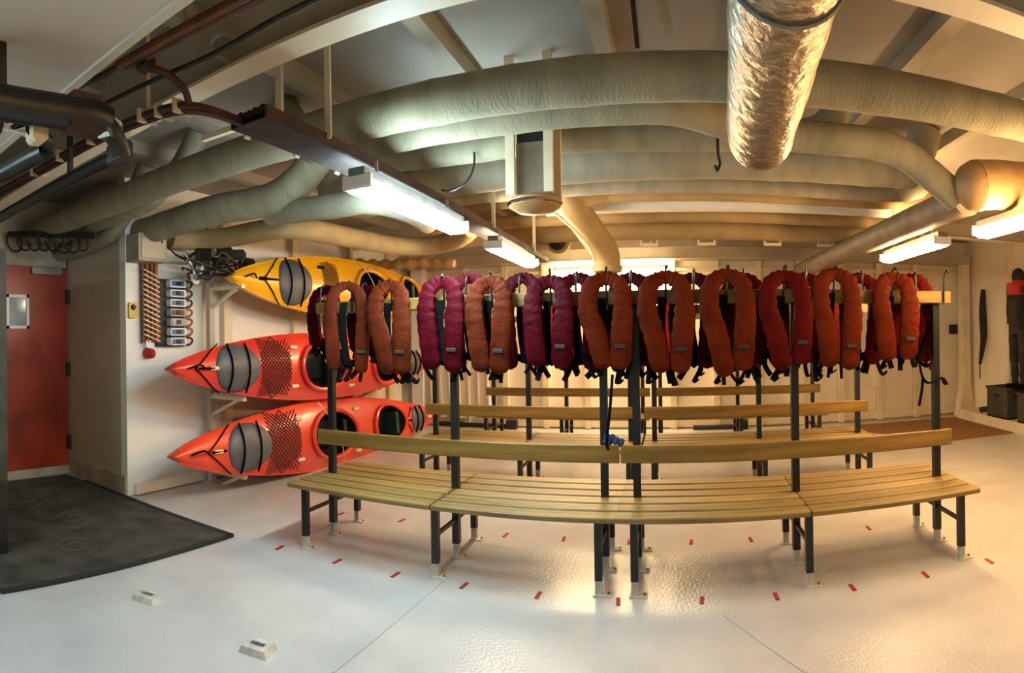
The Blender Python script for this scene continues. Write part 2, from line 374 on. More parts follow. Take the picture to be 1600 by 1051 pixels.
# ------------------------------------------------------------------ life vests
def vest_mesh(seed, width, height, splayL, splayR, lenL, lenR, lobe):
    r = random.Random(seed); hw = width/2
    pts = [(-hw+lobe+splayL, -.012, -lenL), (-hw+lobe*.8+splayL*.55, -.03, -lenL*.62), (-hw+lobe*.62, -.026, -height*.32), (-hw*.62, -.006, -height*.07),
           (-hw*.2, .012, .012), (hw*.2, .012, .012), (hw*.62, -.006, -height*.07), (hw-lobe*.62, -.026, -height*.32), (hw-lobe*.8+splayR*.55, -.03, -lenR*.62), (hw-lobe+splayR, -.012, -lenR)]
    P = smooth_path(pts, 9); n = len(P); rr = []
    for i in range(n):
        t = i/(n-1); e = min(t, 1-t)
        base = lobe*(.60+.40*min(1, abs(t-.5)*3.0))
        cap = math.sqrt(max(0.02, 1-(1-min(1, e/.045))**2))
        rr.append(base*cap*(1+(.035+.05*(abs(t-.5) < .28))*math.sin(i*1.5+seed)+r.uniform(-.03,.03)))
    # orient: the wide axis in the x-z plane
    m2 = MB(); N = n
    T = [((P[min(i+1,N-1)]-P[max(i-1,0)]).normalized()) for i in range(N)]
    vs = []
    for i in range(N):
        yv = V(0,1,0); yv = (yv-T[i]*yv.dot(T[i])).normalized(); xv = T[i].cross(yv)
        for k in range(14):
            a = 2*PI*k/14; ca, sa = math.cos(a), math.sin(a)
            ca = math.copysign(abs(ca)**.6, ca); sa = math.copysign(abs(sa)**.6, sa)
            vs.append(P[i]+xv*ca*rr[i]+yv*sa*rr[i]*.50*(1+.07*math.sin(i*2.3+k*1.3+seed)))
    fs = [(i*14+k, i*14+(k+1)%14, (i+1)*14+(k+1)%14, (i+1)*14+k) for i in range(N-1) for k in range(14)]+[tuple(range(13,-1,-1)), tuple(range((N-1)*14, N*14))]
    m2.add(vs, fs); return m2, P
def ribbon(pts, w, t=.004, up=(0,1,0)):
    m = MB(); P = smooth_path(pts, 5)
    m.tube(P, w/2, 6, True, t/w*2, up=None); return m
def make_vest(loc, col, label, group, seed, width=.30, height=.60, rz=0, splay=(0,0), lens=None, lobe=.062, patch=True, back=False):
    r = random.Random(seed*13+1)
    v = empty('life_vest', loc, rz); tag(v, label, 'life vest', group)
    lens = lens or (height+r.uniform(-.03,.02), height+r.uniform(-.04,.02))
    m, P = vest_mesh(seed, width, height, splay[0], splay[1], lens[0], lens[1], lobe)
    m.build('vest_body', VEST[col], v, True)
    # black harness behind, belt, dangling straps, buckle
    hw = width/2
    h = MB(); h.tube(smooth_path([(-.02,.02,-.10),(-.03,.035,-.3),(.0,.03,-height+.06)], 5), .026, 6, True, .16); h.build('harness', 'rubber', v)
    b = MB(); zb = -height+.10
    b.tube(smooth_path([(-hw+.0,-.01,zb),(-hw*.5,.045,zb-.02),(0,.05,zb-.05),(hw*.5,.045,zb-.01),(hw,-.01,zb)], 4), .022, 6, True, .2); b.build('belt', 'rubber', v)
    for k in range(4):
        x = r.uniform(-hw*.95, hw*.95); d = MB()
        pts = [(x,.03,zb), (x+r.uniform(-.03,.03),.03,zb-.07), (x+r.uniform(-.05,.05),.02,zb-.12-r.uniform(0,.05))]
        if r.random() < .4: pts.append((pts[-1][0]+.03,.0,pts[-1][2]+.02))
        d.tube(smooth_path(pts, 4), r.uniform(.010,.020), 6, True, .35); d.build('strap', 'rubber', v)
    x = r.uniform(-hw*.4, hw*.4); MB().box((x,.02,zb-.05), (.05,.03,.035), rz=r.uniform(-.5,.5), ry=r.uniform(-.8,.8), bevel=.006).build('buckle', 'rubber', v)
    if patch:
        px_ = hw-lobe*.9+splay[1]*.7
        MB().box((px_, -.036-lobe*.50*.72, -lens[1]*.74), (.062, .02, .026), ry=.05, bevel=.004).build('patch', 'tray', v)
    return v
G1 = 'life vests on the near side of the front rail'
front = [ # px centre, width px, colour, rz, splay L/R, bottom px, top px
 (541, 42, 'brown', .55, (.0,.0), 588, 446), (608, 60, 'brown', .15, (.07,.02), 589, 446), (690, 68, 'crimson', .05, (.01,.0), 584, 440), (765, 66, 'brown', .0, (.02,-.01), 586, 440),
 (858, 72, 'crimson', -.1, (.0,.0), 584, 440), (946, 76, 'orange', 0, (.075,.0), 587, 435), (1040, 80, 'orange', 0, (.06,-.01), 590, 433), (1136, 78, 'orange', 0, (.07,.0), 590, 430),
 (1226, 78, 'red', 0, (.07,.0), 582, 432), (1305, 72, 'orange', 0, (.04,.0), 582, 428), (1397, 66, 'orange', -.1, (.02,.01), 570, 434)]
ordn = ['first', 'second', 'third', 'fourth', 'fifth', 'sixth', 'seventh', 'eighth', 'ninth', 'tenth', 'eleventh', 'twelfth']
cw = dict(brown='rust orange', crimson='crimson', orange='orange red', red='dark red', maroon='maroon', pink='pinkish red')
hookA, hookB = [], []
for i, (px, wp, col, rz, sp, bot, top) in enumerate(front):
    yv_ = D1-(.135 if i == 0 else .10); p = at(px, top+4, Y=yv_); q = at(px, bot, Y=yv_)
    dist = math.hypot(p.x, p.y); ww = max(.27, wp/F*dist)
    if i == 0: ww = .29
    make_vest((p.x, p.y, p.z), col, '%s life vest, %s from the left on the near side of the front rail' % (cw[col], ordn[i]), G1, i+1, ww, p.z-q.z-.02, rz, sp, lobe=.065 if i else .05)
    (hookA if p.x < (A0+B0+2*LB)/2 else hookB).append(p.x)
make_hooks(bA, [x-bA.location.x for x in hookA], -.062)
ex = at(1474, 440, Y=D1-.06).x
make_hooks(bB, [x-bB.location.x for x in hookB]+[ex-bB.location.x], -.062)
G2 = 'life vests on the far side of the front rail'
backs = [(508, 'maroon'), (572, 'maroon'), (733, 'crimson'), (815, 'maroon'), (902, 'crimson'), (986, 'maroon'), (1083, 'maroon'), (1160, 'crimson'), (1256, 'red'), (1343, 'red'), (1425, 'red')]
for i, (px, col) in enumerate(backs):
    p = at(px, 438, Y=D1+.13)
    make_vest((p.x, p.y, p.z+(-.09 if i < 2 else 0)), col, '%s life vest, %s from the left on the far side of the front rail' % (cw[col], ordn[i]), G2, 40+i, .28, .58 if i > 1 else .46, rnd.uniform(-.2,.2), (0,0), lobe=.058, patch=False)
G3 = 'life vests on the middle rail'
c2A, c2B = [o for o in bpy.data.objects if o.name.startswith('slatted_bench') and abs(o.location.y-D2) < .01]
mids = [(700, 'maroon'), (776, 'pink'), (848, 'red'), (906, 'pink'), (968, 'maroon'), (1030, 'pink'), (1088, 'brown'), (1132, 'red'), (1196, 'red'), (1262, 'maroon'), (1318, 'red')]
for i, (px, col) in enumerate(mids):
    p = at(px, 474, Y=D2-.13)
    make_vest((p.x, p.y, 1.80), col, '%s life vest on the middle rail, %s from the left' % (cw[col], ordn[i]), G3, 70+i, .28, .58, rnd.uniform(-.2,.2), (.02,0), lobe=.058, patch=False)

xs_ = [o.location.x for o in bpy.data.objects if o.get('group') == G2]; mid_ = (A0+B0+2*LB)/2
make_hooks(bA, [x-bA.location.x for x in xs_ if x < mid_], .062, -1); make_hooks(bB, [x-bB.location.x for x in xs_ if x >= mid_], .062, -1)
xs_ = [o.location.x for o in bpy.data.objects if o.get('group') == G3]
if c2A.location.x > c2B.location.x: c2A, c2B = c2B, c2A
make_hooks(c2A, [x-c2A.location.x for x in xs_ if x < mid_], -.062); make_hooks(c2B, [x-c2B.location.x for x in xs_ if x >= mid_], -.062)
# blue cloth and strap on the back board between the two front benches
mb = MB(); p = at(958, 694, Y=D1-.06); random_s = random.Random(5)
pts = [at(948, 694, Y=D1-.03), at(952, 683, Y=D1-.04), at(962, 688, Y=D1-.04), at(974, 692, Y=D1-.03)]
mb.tube(smooth_path(pts, 6), [.012+.014*abs(math.sin(k*.9))+.006 for k in range(19)], 8, True, .8)
cl = empty('blue_cloth', (0,0,0)); tag(cl, 'crumpled blue cloth tied on the back board between the front benches', 'cloth')
mb.build('cloth', 'cloth', cl, True)
MB().tube(smooth_path([at(957, 585, Y=D1-.10), at(953, 640, Y=D1-.10), at(948, 690, Y=D1-.075), at(951, 703, Y=D1-.085)], 6), .009, 6, True, .5).build('strap', 'rubber', cl)
# strap harness hanging beside the last front post
hs = empty('strap_harness'); tag(hs, 'black webbing harness looped around the right end post of the front rail', 'harness')
MB().tube(smooth_path([at(1432, 478, Y=D1+.06), at(1424, 540, Y=D1+.06), at(1430, 572, Y=D1+.05), at(1448, 520, Y=D1+.05), at(1460, 480, Y=D1+.06)], 6), .016, 6, True, .3).build('loop', 'rubber', hs)
MB().tube(smooth_path([at(1437, 570, Y=D1+.06), at(1442, 590, Y=D1-.05), at(1452, 598, Y=D1-.06), at(1470, 590, Y=D1-.05), at(1478, 600, Y=D1+.02)], 6), .018, 6, True, .4).build('belt', 'rubber', hs)
MB().tube(smooth_path([at(1442, 592, Y=D1-.05), at(1440, 612, Y=D1-.05), at(1436, 634, Y=D1-.05)], 6), .011, 6, True, .4).build('strap', 'rubber', hs)

# ------------------------------------------------------------------ red tape dashes on the floor, tie-down blocks
dashm = MB().box((0,0,0), (.022, .085, .004)).mesh('tape_mark', 'red')
fl = [(437,856),(527,877),(618,898),(725,915),(841,930),(966,940),(1097,938),(1213,932),(1332,918),(1446,898),(1546,877)]
bl = [(532,803),(628,813),(790,836),(881,842),(983,847),(1080,847),(1173,843),(1357,825)]
for L_, side in ((fl, 'near'), (bl, 'far')):
    for i, p in enumerate(L_):
        lab = '%s red tape dash from the left, %s side of the front bench' % (ordn[i], side)
        P = at(*p, Z=0); o = bpy.data.objects.new('tape_mark', dashm); COL.objects.link(o); o.location = (P.x, P.y, .0025); o.rotation_euler = (0,0,rnd.uniform(-.15,.15))
        tag(o, lab, 'tape mark', 'red tape dashes on the %s side of the front bench' % side)
for (px, py), lab, rz in (((231, 936), 'small grey deck socket cover on the floor nearest the dark mat', .3), ((403, 1016), 'small grey deck socket cover at the bottom edge, farther from the dark mat', .2)):
    P = at(px, py, Z=0); e = empty('deck_socket', (P.x, P.y, 0), rz); tag(e, lab, 'deck fitting')
    mb = MB(); vs = [(sx*a, sy_*a*.75, z) for (a, z) in ((.075,.0),(.062,.03)) for (sx, sy_) in ((-1,-1),(1,-1),(1,1),(-1,1))]
    mb.add(vs, [(3,2,1,0),(4,5,6,7)]+[(k,(k+1)%4,4+(k+1)%4,4+k) for k in range(4)]); mb.build('cover', 'galv', e)
    MB().box((.0,0,.031), (.07,.02,.006)).build('slot', 'steel', e)

# ------------------------------------------------------------------ kayaks
KW = {}
def make_kayak(name, nose, tail, width, normal, mat, label, cockpits, hatches, nets, seats=True, depth=.34):
    nose, tail = Vector(nose), Vector(tail); ax = (tail-nose); Lk = ax.length; ax.normalize()
    nrm = Vector(normal); nrm = (nrm-ax*nrm.dot(ax)).normalized(); lat = nrm.cross(ax)   # lat: across the deck
    k = empty(name, (nose+tail)/2); tag(k, label, 'kayak', 'kayaks on the wall rack')
    Rm = Matrix((ax, lat, nrm)).transposed(); k.rotation_mode = 'QUATERNION'; k.rotation_quaternion = Rm.to_quaternion()
    W = width/2; KW[k.name] = lambda u_: wid(u_)
    def wid(u):                      # u 0..1
        t = min(u, 1-u)*2
        return max(.006, W*math.sin(min(1, t*1.04)*PI/2)**.70)
    def crown(u): return .03+.075*math.sin(PI*min(1,max(0,u)))**.7
    def rocker(u): return .10*(abs(2*u-1)**2.6)
    def deck(u, a):                  # a metres across
        w_ = wid(u); s = max(-1, min(1, a/w_)); return V((u-.5)*Lk, a, rocker(u)+crown(u)*(1-abs(s)**2.1))
    NU, NA = 110, 26
    vs, fs = [], []
    for i in range(NU+1):
        u = .5-.5*math.cos(PI*i/NU); u = .55*u+.45*i/NU; w_ = wid(u)
        for j in range(NA+1):
            a = -w_+2*w_*j/NA; vs.append(deck(u, a))
        dp = depth*(.28+.72*math.sin(PI*u)**.55)
        for j in range(1, 12):       # hull, from +w back to -w
            th = PI*j/12; a = w_*math.cos(th); z = rocker(u)*1.25-dp*math.sin(th)**.7
            vs.append(V((u-.5)*Lk, a, z))
    R_ = NA+1+11
    def inside(p, pad=.0):
        for (cu, lx, ly) in cockpits:
            if ((p.x-(cu-.5)*Lk)/(lx+pad))**2+(p.y/(ly+pad))**2 < 1: return True
        return False
    for i in range(NU):
        for j in range(R_):
            f = (i*R_+j, i*R_+(j+1)%R_, (i+1)*R_+(j+1)%R_, (i+1)*R_+j)
            if j < NA:
                c = (vs[f[0]]+vs[f[1]]+vs[f[2]]+vs[f[3]])/4
                if inside(c): continue
            fs.append(f)
    m = MB(); m.add(vs, fs+[tuple(range(R_-1,-1,-1)), tuple(range(NU*R_, (NU+1)*R_))])
    m.build('hull', mat, k, True)
    s = MB()                          # gunwale seam
    for sg in (-1, 1):
        s.tube([deck(u/60, sg*wid(u/60))+V(0,0,-.004) for u in range(1,60)], .010, 5)
    s.build('gunwale', mat, k, True)
    for (cu, lx, ly) in cockpits:
        rim = [deck(cu+lx*math.cos(t)/Lk, ly*math.sin(t))+V(0,0,.022) for t in [2*PI*q/36 for q in range(37)]]
        o = MB().tube(rim, .026, 8, False).build('coaming', mat, k, True)
        # black tub
        tub = MB(); tv = []
        for (sc_, dz) in ((.99,.0),(.97,-.08),(.9,-.19),(.0,-.22)):
            for q in range(24):
                t = 2*PI*q/24; b_ = deck(cu+lx*math.cos(t)/Lk*max(sc_,.02), ly*math.sin(t)*max(sc_,.02)); tv.append(V(b_.x, b_.y, (b_.z if dz == 0 else .05)+dz))
        tub.add(tv, [(i*24+q, i*24+(q+1)%24, (i+1)*24+(q+1)%24, (i+1)*24+q) for i in range(3) for q in range(24)])
        tub.build('cockpit_liner', 'cock', k, True)
        # seat back
        sb = MB().box(((cu-.5)*Lk+lx*.45, 0, .02), (.05, ly*1.1, .22), ry=-.25, bevel=.012); sb.build('seat_back', 'green' if cu > .6 else 'cock', k)
        MB().box(((cu-.5)*Lk, 0, -.12), (lx*1.1, ly*1.2, .06), bevel=.02).build('seat', 'cock', k)
    for (cu, lx, ly) in hatches:
        m = MB(); hv = [deck(cu, 0)+V(0,0,.035)]
        for rr, dz in ((.35,.034),(.7,.030),(.92,.026),(1.0,.012),(1.02,-.004)):
            for q in range(28):
                t = 2*PI*q/28; hv.append(deck(cu+lx*rr*math.cos(t)/Lk, ly*rr*math.sin(t))+V(0,0,dz))
        hf = [(0, 1+q, 1+(q+1)%28) for q in range(28)]+[(1+i*28+q, 1+i*28+(q+1)%28, 1+(i+1)*28+(q+1)%28, 1+(i+1)*28+q) for i in range(4) for q in range(28)]
        m.add(hv, hf); h = m.build('hatch_cover', 'hatch', k, True)
        for off in (-.42, .36):
            uu = cu+lx*off/Lk; ll = ly*math.sqrt(1-off*off)*1.12
            MB().tube([deck(uu+.0*a, ll*a/8)+V(0,0,.042) for a in range(-8,9)], .013, 6, True, .5).build('strap', 'rubber', h)
        MB().tube([deck(cu-lx*1.15/Lk, 0)+V(0,0,.02), deck(cu-lx*1.75/Lk, 0)+V(0,0,.02)], .012, 6).build('toggle', 'rubber', h)
        # bungee deck lines from the bow to the hatch
        for sg in (-1, 1):
            MB().tube([deck(cu-(lx*1.9*(1-q/8)+lx*.75*q/8)/Lk, sg*ly*1.0*q/8)+V(0,0,.012) for q in range(9)], .007, 5).build('deck_line', 'rubber', k)
    for (cu, lx, ly) in nets:         # criss-cross bungee panel moulded on the deck
        m = MB()
        for q in range(-7, 8):
            for sg in (-1, 1):
                pts = []
                for s_ in range(9):
                    t = s_/8*2-1; a = q/7*ly*1.0 + sg*t*lx*.9
                    if abs(a) <= ly: pts.append(deck(cu+t*lx/Lk, a)+V(0,0,.006))
                if len(pts) > 1: m.tube(pts, .006, 4)
        o = m.build('deck_netting', 'rust' if mat != 'kyel' else 'rope', k); o['kind'] = 'stuff'
    for cu, aa in ((.10,.0),(.34,.6),(.34,-.6),(.56,.66),(.56,-.66),(.93,0)):
        b_ = deck(cu, aa*wid(cu)); MB().box(b_+V(0,0,.015), (.10,.035,.028), bevel=.008).build('deck_fitting', 'tie' if mat != 'kyel' else 'rubber', k)
    cu, lx, ly = cockpits[0]
    MB().tube([deck(cu-.05*lx/Lk+.5*lx*t_/Lk, -t_*wid(cu)*.98)+V(0,0,.05) for t_ in [q/6-1 for q in range(13)]], .006, 5).build('lashing', 'tie', k)
    # bow carry toggle
    MB().tube(smooth_path([deck(.035,.0)+V(0,0,.02), deck(.055,.03)+V(0,0,.07), deck(.075,0)+V(0,0,.02)], 4), .009, 6).build('carry_handle', 'rubber', k)
    return k
XK = -3.78
def kayak_at(n, t, X1, X2, width, nrm, mat, label, cps, hts, nts, ys):
    n, t = at(*n, X=X1), at(*t, X=X2)
    def uu(px):                      # where along the hull a photo column falls
        d = ray(px, 600); k_ = d.x/d.y; dx, dy = t.x-n.x, t.y-n.y
        return (k_*n.y-n.x)/(dx-k_*dy)
    Lk = (t-n).length
    def el(x0, x1, ly): a_, b_ = uu(x0), uu(x1); return ((a_+b_)/2, (b_-a_)/2*Lk, ly)
    return make_kayak('kayak', n, t, width, nrm, mat, label, [el(*c) for c in cps], [el(*c) for c in hts], [el(*c) for c in nts])
kayak_at((253,577), (664,566), XK, XK+.12, .73, (1,0,.06), 'kred', 'red double kayak on the middle arms of the wall rack', [(460,530,.26),(572,618,.25)], [(325,395,.225),(630,648,.17)], [(397,444,.31)], None)
kayak_at((257,713), (674,648), XK, XK+.12, .76, (1,0,.10), 'kred2', 'orange red double kayak lowest on the wall rack, just above the floor', [(476,545,.27),(574,622,.26)], [(343,411,.23),(632,652,.18)], [(408,458,.32)], None)
kayak_at((349,434), (668,462), XK-.1, XK+.1, .70, (1,0,.04), 'kyel', 'yellow double kayak on the top arms of the wall rack', [(548,598,.24),(618,645,.22)], [(426,478,.25)], [(497,521,.28)], None)
for y, lab in ((3.95, 'grey steel rack post with three padded arms under the kayak bows'), (6.6, 'grey steel rack post with three padded arms under the kayak sterns')):
    rk = empty('kayak_rack', (XL+.10, y, 0)); tag(rk, lab, 'rack', 'kayak racks')
    MB().box((.02,0,1.4), (.06,.07,2.8)).build('upright', 'beige', rk)
    MB().box((.02,0,.006), (.14,.14,.012)).build('base_plate', 'beige', rk)
    for pz in (.0,):
        pass
    for kx in [o for o in bpy.data.objects if o.name.startswith('kayak') and o.type == 'EMPTY' and 'rack' not in o.name]:
        ax = kx.rotation_quaternion @ V(1,0,0); t = (y-kx.location.y)/ax.y; c = kx.location+ax*t
        Lk_ = 2*max(abs((v.co.x)) for v in kx.children[0].data.vertices); z = c.z-KW[kx.name](.5+t/Lk_)-.055
        a = MB(); a.bar((.02,0,z), (.50,0,z), .05, .04); a.bar((.02,0,z-.20), (.40,0,z-.02), .03, .03); o = a.build('arm', 'cream', rk)
        MB().bar((.10,0,z+.03), (.5,0,z+.03), .07, .024).build('pad', 'galv', o)

# ------------------------------------------------------------------ overhead pipes
def ringed(pts, R, step=.34, n=14, flat=1.0, sub=6, straight=False):
    """lagged pipe: a tube with small raised bands where the lagging is wrapped"""
    P = [Vector(p) for p in pts] if straight else smooth_path(pts, sub)
    Q = [P[0]]
    for a, b in zip(P, P[1:]):
        k = max(1, int((b-a).length/.06))
        for i in range(1, k+1): Q.append(a+(b-a)*i/k)
    rr = []; s = 0
    for i, p in enumerate(Q):
        if i: s += (p-Q[i-1]).length
        ph = (s % step)/step
        rr.append(R*(1.0+(.028 if ph < .17 else 0)+.008*math.sin(s*9)))
    m = MB(); m.tube(Q, rr, n, True, flat); return m
def pipe(pts, R, mat, label, name='insulated_pipe', **kw):
    P = [Vector(p) for p in pts]
    e = ringed(pts, R, **kw).build(name, mat, None, True); tag(e, label, 'pipe' if 'duct' not in name else 'duct', 'overhead pipes'); return e
def hanger(o, c, R, n='hanger'):
    m = MB(); 
    pts = [(c[0], c[1]+(R+.008)*math.cos(t), c[2]+(R+.008)*math.sin(t)) for t in [2*PI*q/20 for q in range(21)]]
    m.tube(pts, .008, 5); m.bar((c[0],c[1],c[2]+R), (c[0],c[1],ZD-.002), .02, .006)
    m.build(n, 'girder', o)
def ZZ(d): return EYE+d
P1 = pipe([(XA+.02,2.5,ZZ(1.14)),(-3.2,2.5,ZZ(1.143)),(0,2.5,ZZ(1.143)),(XR-.02,2.5,ZZ(1.143))], .105, 'pipe', 'long grey-beige lagged pipe nearest to us, running the whole width overhead')
P2 = pipe([(-2.3,2.80,2.97),(-2.15,2.79,2.75),(-1.95,2.78,ZZ(1.14)),(-1.2,2.78,ZZ(1.135)),(-.25,2.78,ZZ(1.135)),(.02,2.80,ZZ(1.13)),(.22,2.89,ZZ(1.115)),(.42,3.0,ZZ(1.10)),(.62,3.05,ZZ(1.095)),(.9,3.06,ZZ(1.095)),(1.16,3.07,ZZ(1.095)),(1.36,3.09,ZZ(1.06)),(1.58,3.10,ZZ(.94)),(1.74,3.10,ZZ(.83))], .09, 'pipe', 'lagged pipe jogging sideways behind the foil duct and bending at its right end')
P3 = pipe([V(-4.33,3.16,ZZ(1.04)), at(330,330,Y=3.2), at(395,318,Y=3.27), at(432,308,Y=3.3), at(462,288,Y=3.32), at(484,262,Y=3.33), at(502,236,Y=3.34), V(-2.32,3.35,2.98)], .125, 'pipe', 'thick lagged pipe that rises in an elbow left of the cable tray')
P3b = pipe([(-2.0,3.36,2.98),(-1.95,3.36,2.8),(-1.75,3.36,ZZ(1.22)),(-.5,3.35,ZZ(1.2)),(.3,3.4,ZZ(1.2)),(.9,3.4,ZZ(1.25)),(1.1,3.4,2.97)], .095, 'pipe', 'lagged pipe passing behind the square ventilation box, third from the front')
P4 = pipe([(-2.78,3.92,2.97),(-2.68,3.92,2.75),(-2.4,3.9,ZZ(1.195)),(0,3.9,ZZ(1.207)),(1.5,3.9,ZZ(1.207)),(1.78,3.9,ZZ(1.24)),(1.9,3.9,2.98)], .13, 'pipe2', 'thickest lagged pipe of the bank, fourth from the front')
P5 = pipe([(-2.9,4.5,2.97),(-2.7,4.5,2.7),(-2.4,4.5,ZZ(1.208)),(0,4.5,ZZ(1.208)),(2.0,4.5,ZZ(1.208)),(2.15,4.5,2.98)], .075, 'pipe2', 'slim lagged pipe just behind the thickest one')
P6 = pipe([(-2.6,4.95,ZZ(1.24)),(0,4.95,ZZ(1.237)),(2.2,4.95,ZZ(1.237)),(2.35,4.95,2.98)], .065, 'duct', 'slim tan pipe directly in front of the white cable channel')
ct = MB().box((.65,5.3,ZZ(1.21)), (3.7,.14,.085)).build('cable_channel', 'white'); tag(ct, 'long white straight cable channel under the deck in the middle', 'cable channel')
for x in (-.6, .5, 1.6): MB().bar((x,5.3,ZZ(1.25)), (x,5.3,ZD), .03, .02).build('hanger', 'girder', ct)
P7 = pipe([(-2.5,6.2,ZZ(1.17)),(0,6.2,ZZ(1.155)),(2.6,6.2,ZZ(1.155)),(2.8,6.2,2.9)], .11, 'duct', 'thick tan pipe nearest the back wall')
P8 = pipe([(-2.6,5.75,ZZ(1.22)),(0,5.75,ZZ(1.215)),(2.5,5.75,ZZ(1.215)),(2.6,5.75,2.95)], .07, 'duct', 'slim tan pipe between the white channel and the thick back pipe')
for px in (1014, 1104, 1207, 1290):
    p = at(px, 366, Y=6.25); b = MB().bar((p.x-.09,6.25,2.30+.15), (p.x-.09,6.25,2.6), .02, .03); b.bar((p.x+.09,6.25,2.45), (p.x+.09,6.25,2.6), .02, .03); b.bar((p.x-.10,6.25,2.45), (p.x+.10,6.25,2.45), .02, .03)
    b.build('hanger', 'cream', P7)
PL2 = pipe([(XA+.03,2.70,ZZ(1.10)),(-4.2,2.70,ZZ(1.11)),(-3.65,2.70,ZZ(1.125)),(-3.4,2.70,ZZ(1.22)),(-3.2,2.72,2.78),(-3.05,2.74,2.98)], .085, 'pipe', 'short lagged pipe over the alcove turning up into the deck, front one of two')
PL3 = pipe([(XA+.03,2.886,ZZ(.98)),(-4.9,2.886,ZZ(.99)),(-4.55,2.886,ZZ(1.02)),(-4.3,2.886,ZZ(1.12)),(-4.0,2.89,2.85),(-3.9,2.9,2.98)], .085, 'pipe', 'short lagged pipe over the alcove turning up into the deck, back one of two')
S_ = [(266,372),(310,375),(360,370),(440,356),(500,362),(560,374),(620,384),(670,384),(712,374),(738,354)]
PS = pipe([at(a, b, Z=2.45) for a, b in S_], .10, 'duct', 'tan lagged pipe winding in an S above the yellow kayak')
PT = pipe([V(-2.95,3.42,2.46)]+[at(a, b, Z=2.39) for a, b in ((520,322),(580,314),(640,330),(668,348))], .09, 'pipe2', 'pale lagged pipe in a wide bend just left of the bright tube light')
# big foil duct coming overhead
fd = [(.22,-.8,ZZ(.97)),(.27,.9,ZZ(.97)),(.32,1.5,ZZ(.965)),(.38,2.1,ZZ(.955)),(.415,2.5,ZZ(.95)),(.44,2.68,ZZ(.955)),(.452,2.80,ZZ(.985)),(.458,2.87,ZZ(1.02))]
k_ = .905; fd = [V(x*k_, y*k_, EYE+(z-EYE)*k_) for x, y, z in fd]
P = smooth_path(fd, 16); m = MB(); random_s = random.Random(11); n_ = len(P)
m.tube(P, [.143*(1+.018*random_s.uniform(-1,1))*math.sqrt(max(.01, 1-max(0, (i-(n_-30))/30)**2.4)) for i in range(n_)], 28)
fo = m.build('foil_duct', 'foil', None, True); tag(fo, 'fat crinkled silver foil duct coming overhead towards us', 'duct')
for y in (1.31, .2):
    t = [V(.285 if y > 1 else .235, y, ZZ(.874))+V(math.cos(a)*.148, 0, math.sin(a)*.148) for a in [2*PI*q/28 for q in range(29)]]
    MB().tube(t, .007, 5).build('band', 'steel', fo)
# right side: dark lagged pipe running away, tan duct at the edge
rp = [V(1.93,3.3,2.35), V(1.93,3.8,2.35), V(1.92,5.0,2.35), V(1.92,6.8,2.36), V(1.92,8.2,2.38)]
pipe(rp, .115, 'darkpipe', 'dark brown lagged pipe running away towards the back wall on the right')
pipe([V(4.9,3.0,2.41), V(3.4,3.0,2.41), V(2.4,3.0,2.40), V(2.0,3.0,2.38), V(1.80,3.0,2.35)], .155, 'copper', 'fat tan duct at the right edge beside the bent pipe', name='air_duct')
MB().lathe((1.80,3.0,2.35), [(.158,.02),(.150,-.04),(.115,-.09),(.06,-.12),(.0001,-.13)], 18, 'X').build('end_dome', 'copper', bpy.data.objects['air_duct'], True)
# tapering duct hanging down in the middle, ending over the vests
ed = [at(868,262,Y=4.6), at(884,300,Y=4.75), at(905,335,Y=5.0), at(928,368,Y=5.25), at(944,392,Y=5.4), at(948,408,Y=5.45), at(949,420,Y=5.46)]
P = smooth_path(ed, 6); m = MB(); m.tube(P, [.135]*(len(P)-12)+[.135]*12, 18)
du = m.build('air_duct', 'duct', None, True); tag(du, 'tan air duct slanting down in the middle with its mouth over the vests', 'duct')
MB().tube(smooth_path([at(866,332,Y=4.72), at(900,362,Y=4.95), at(920,385,Y=5.1), at(930,408,Y=5.2)], 5), .013, 6).build('seam_rail', 'cream', du)
hd = at(949,420,Y=5.46); MB().lathe((hd.x,hd.y,hd.z-.012), [(.142,-.02),(.148,0),(.148,.03),(.137,.035)], 20).build('mouth_ring', 'duct', du)
MB().tube([at(884,300,Y=4.75), at(915,312,Y=4.85), at(950,300,Y=4.95)], .075, 12).build('branch', 'duct', du, True)
# hanging sheet-metal trunk in the middle
a, b = at(797,200,Y=3.08), at(870,305,Y=3.08)
tr = empty('ventilation_box', ((a.x+b.x)/2, 3.08, b.z)); tag(tr, 'square sheet-metal air trunk with pale corner angles and a round lamp below', 'air trunk')
Wd, Hd = b.x-a.x, ZD-.002-b.z
for sx in (-1, 1):
    for y in (-.09, .14): MB().box((sx*(Wd/2-.025), y, Hd/2), (.05, .03, Hd)).build('corner_angle', 'cream', tr)
MB().box((0, .03, (a.z-b.z)*.36), (Wd-.10, .18, (a.z-b.z)*.72)).build('panel', 'darkpipe', tr)
MB().box((0, .04, (a.z-b.z)*.88), (Wd-.10, .17, (a.z-b.z)*.31)).build('vent_slot', 'cock', tr)
MB().lathe((0,.03,-.03), [(.13,.03),(.15,.015),(.15,-.02),(.10,-.05),(.0001,-.06)], 20).build('lamp_dome', 'copper', tr, True)
MB().tube([(.15*math.cos(t), .03+.15*math.sin(t), -.035) for t in [2*PI*q/24 for q in range(25)]], .012, 6).build('chrome_ring', 'chrome', tr)
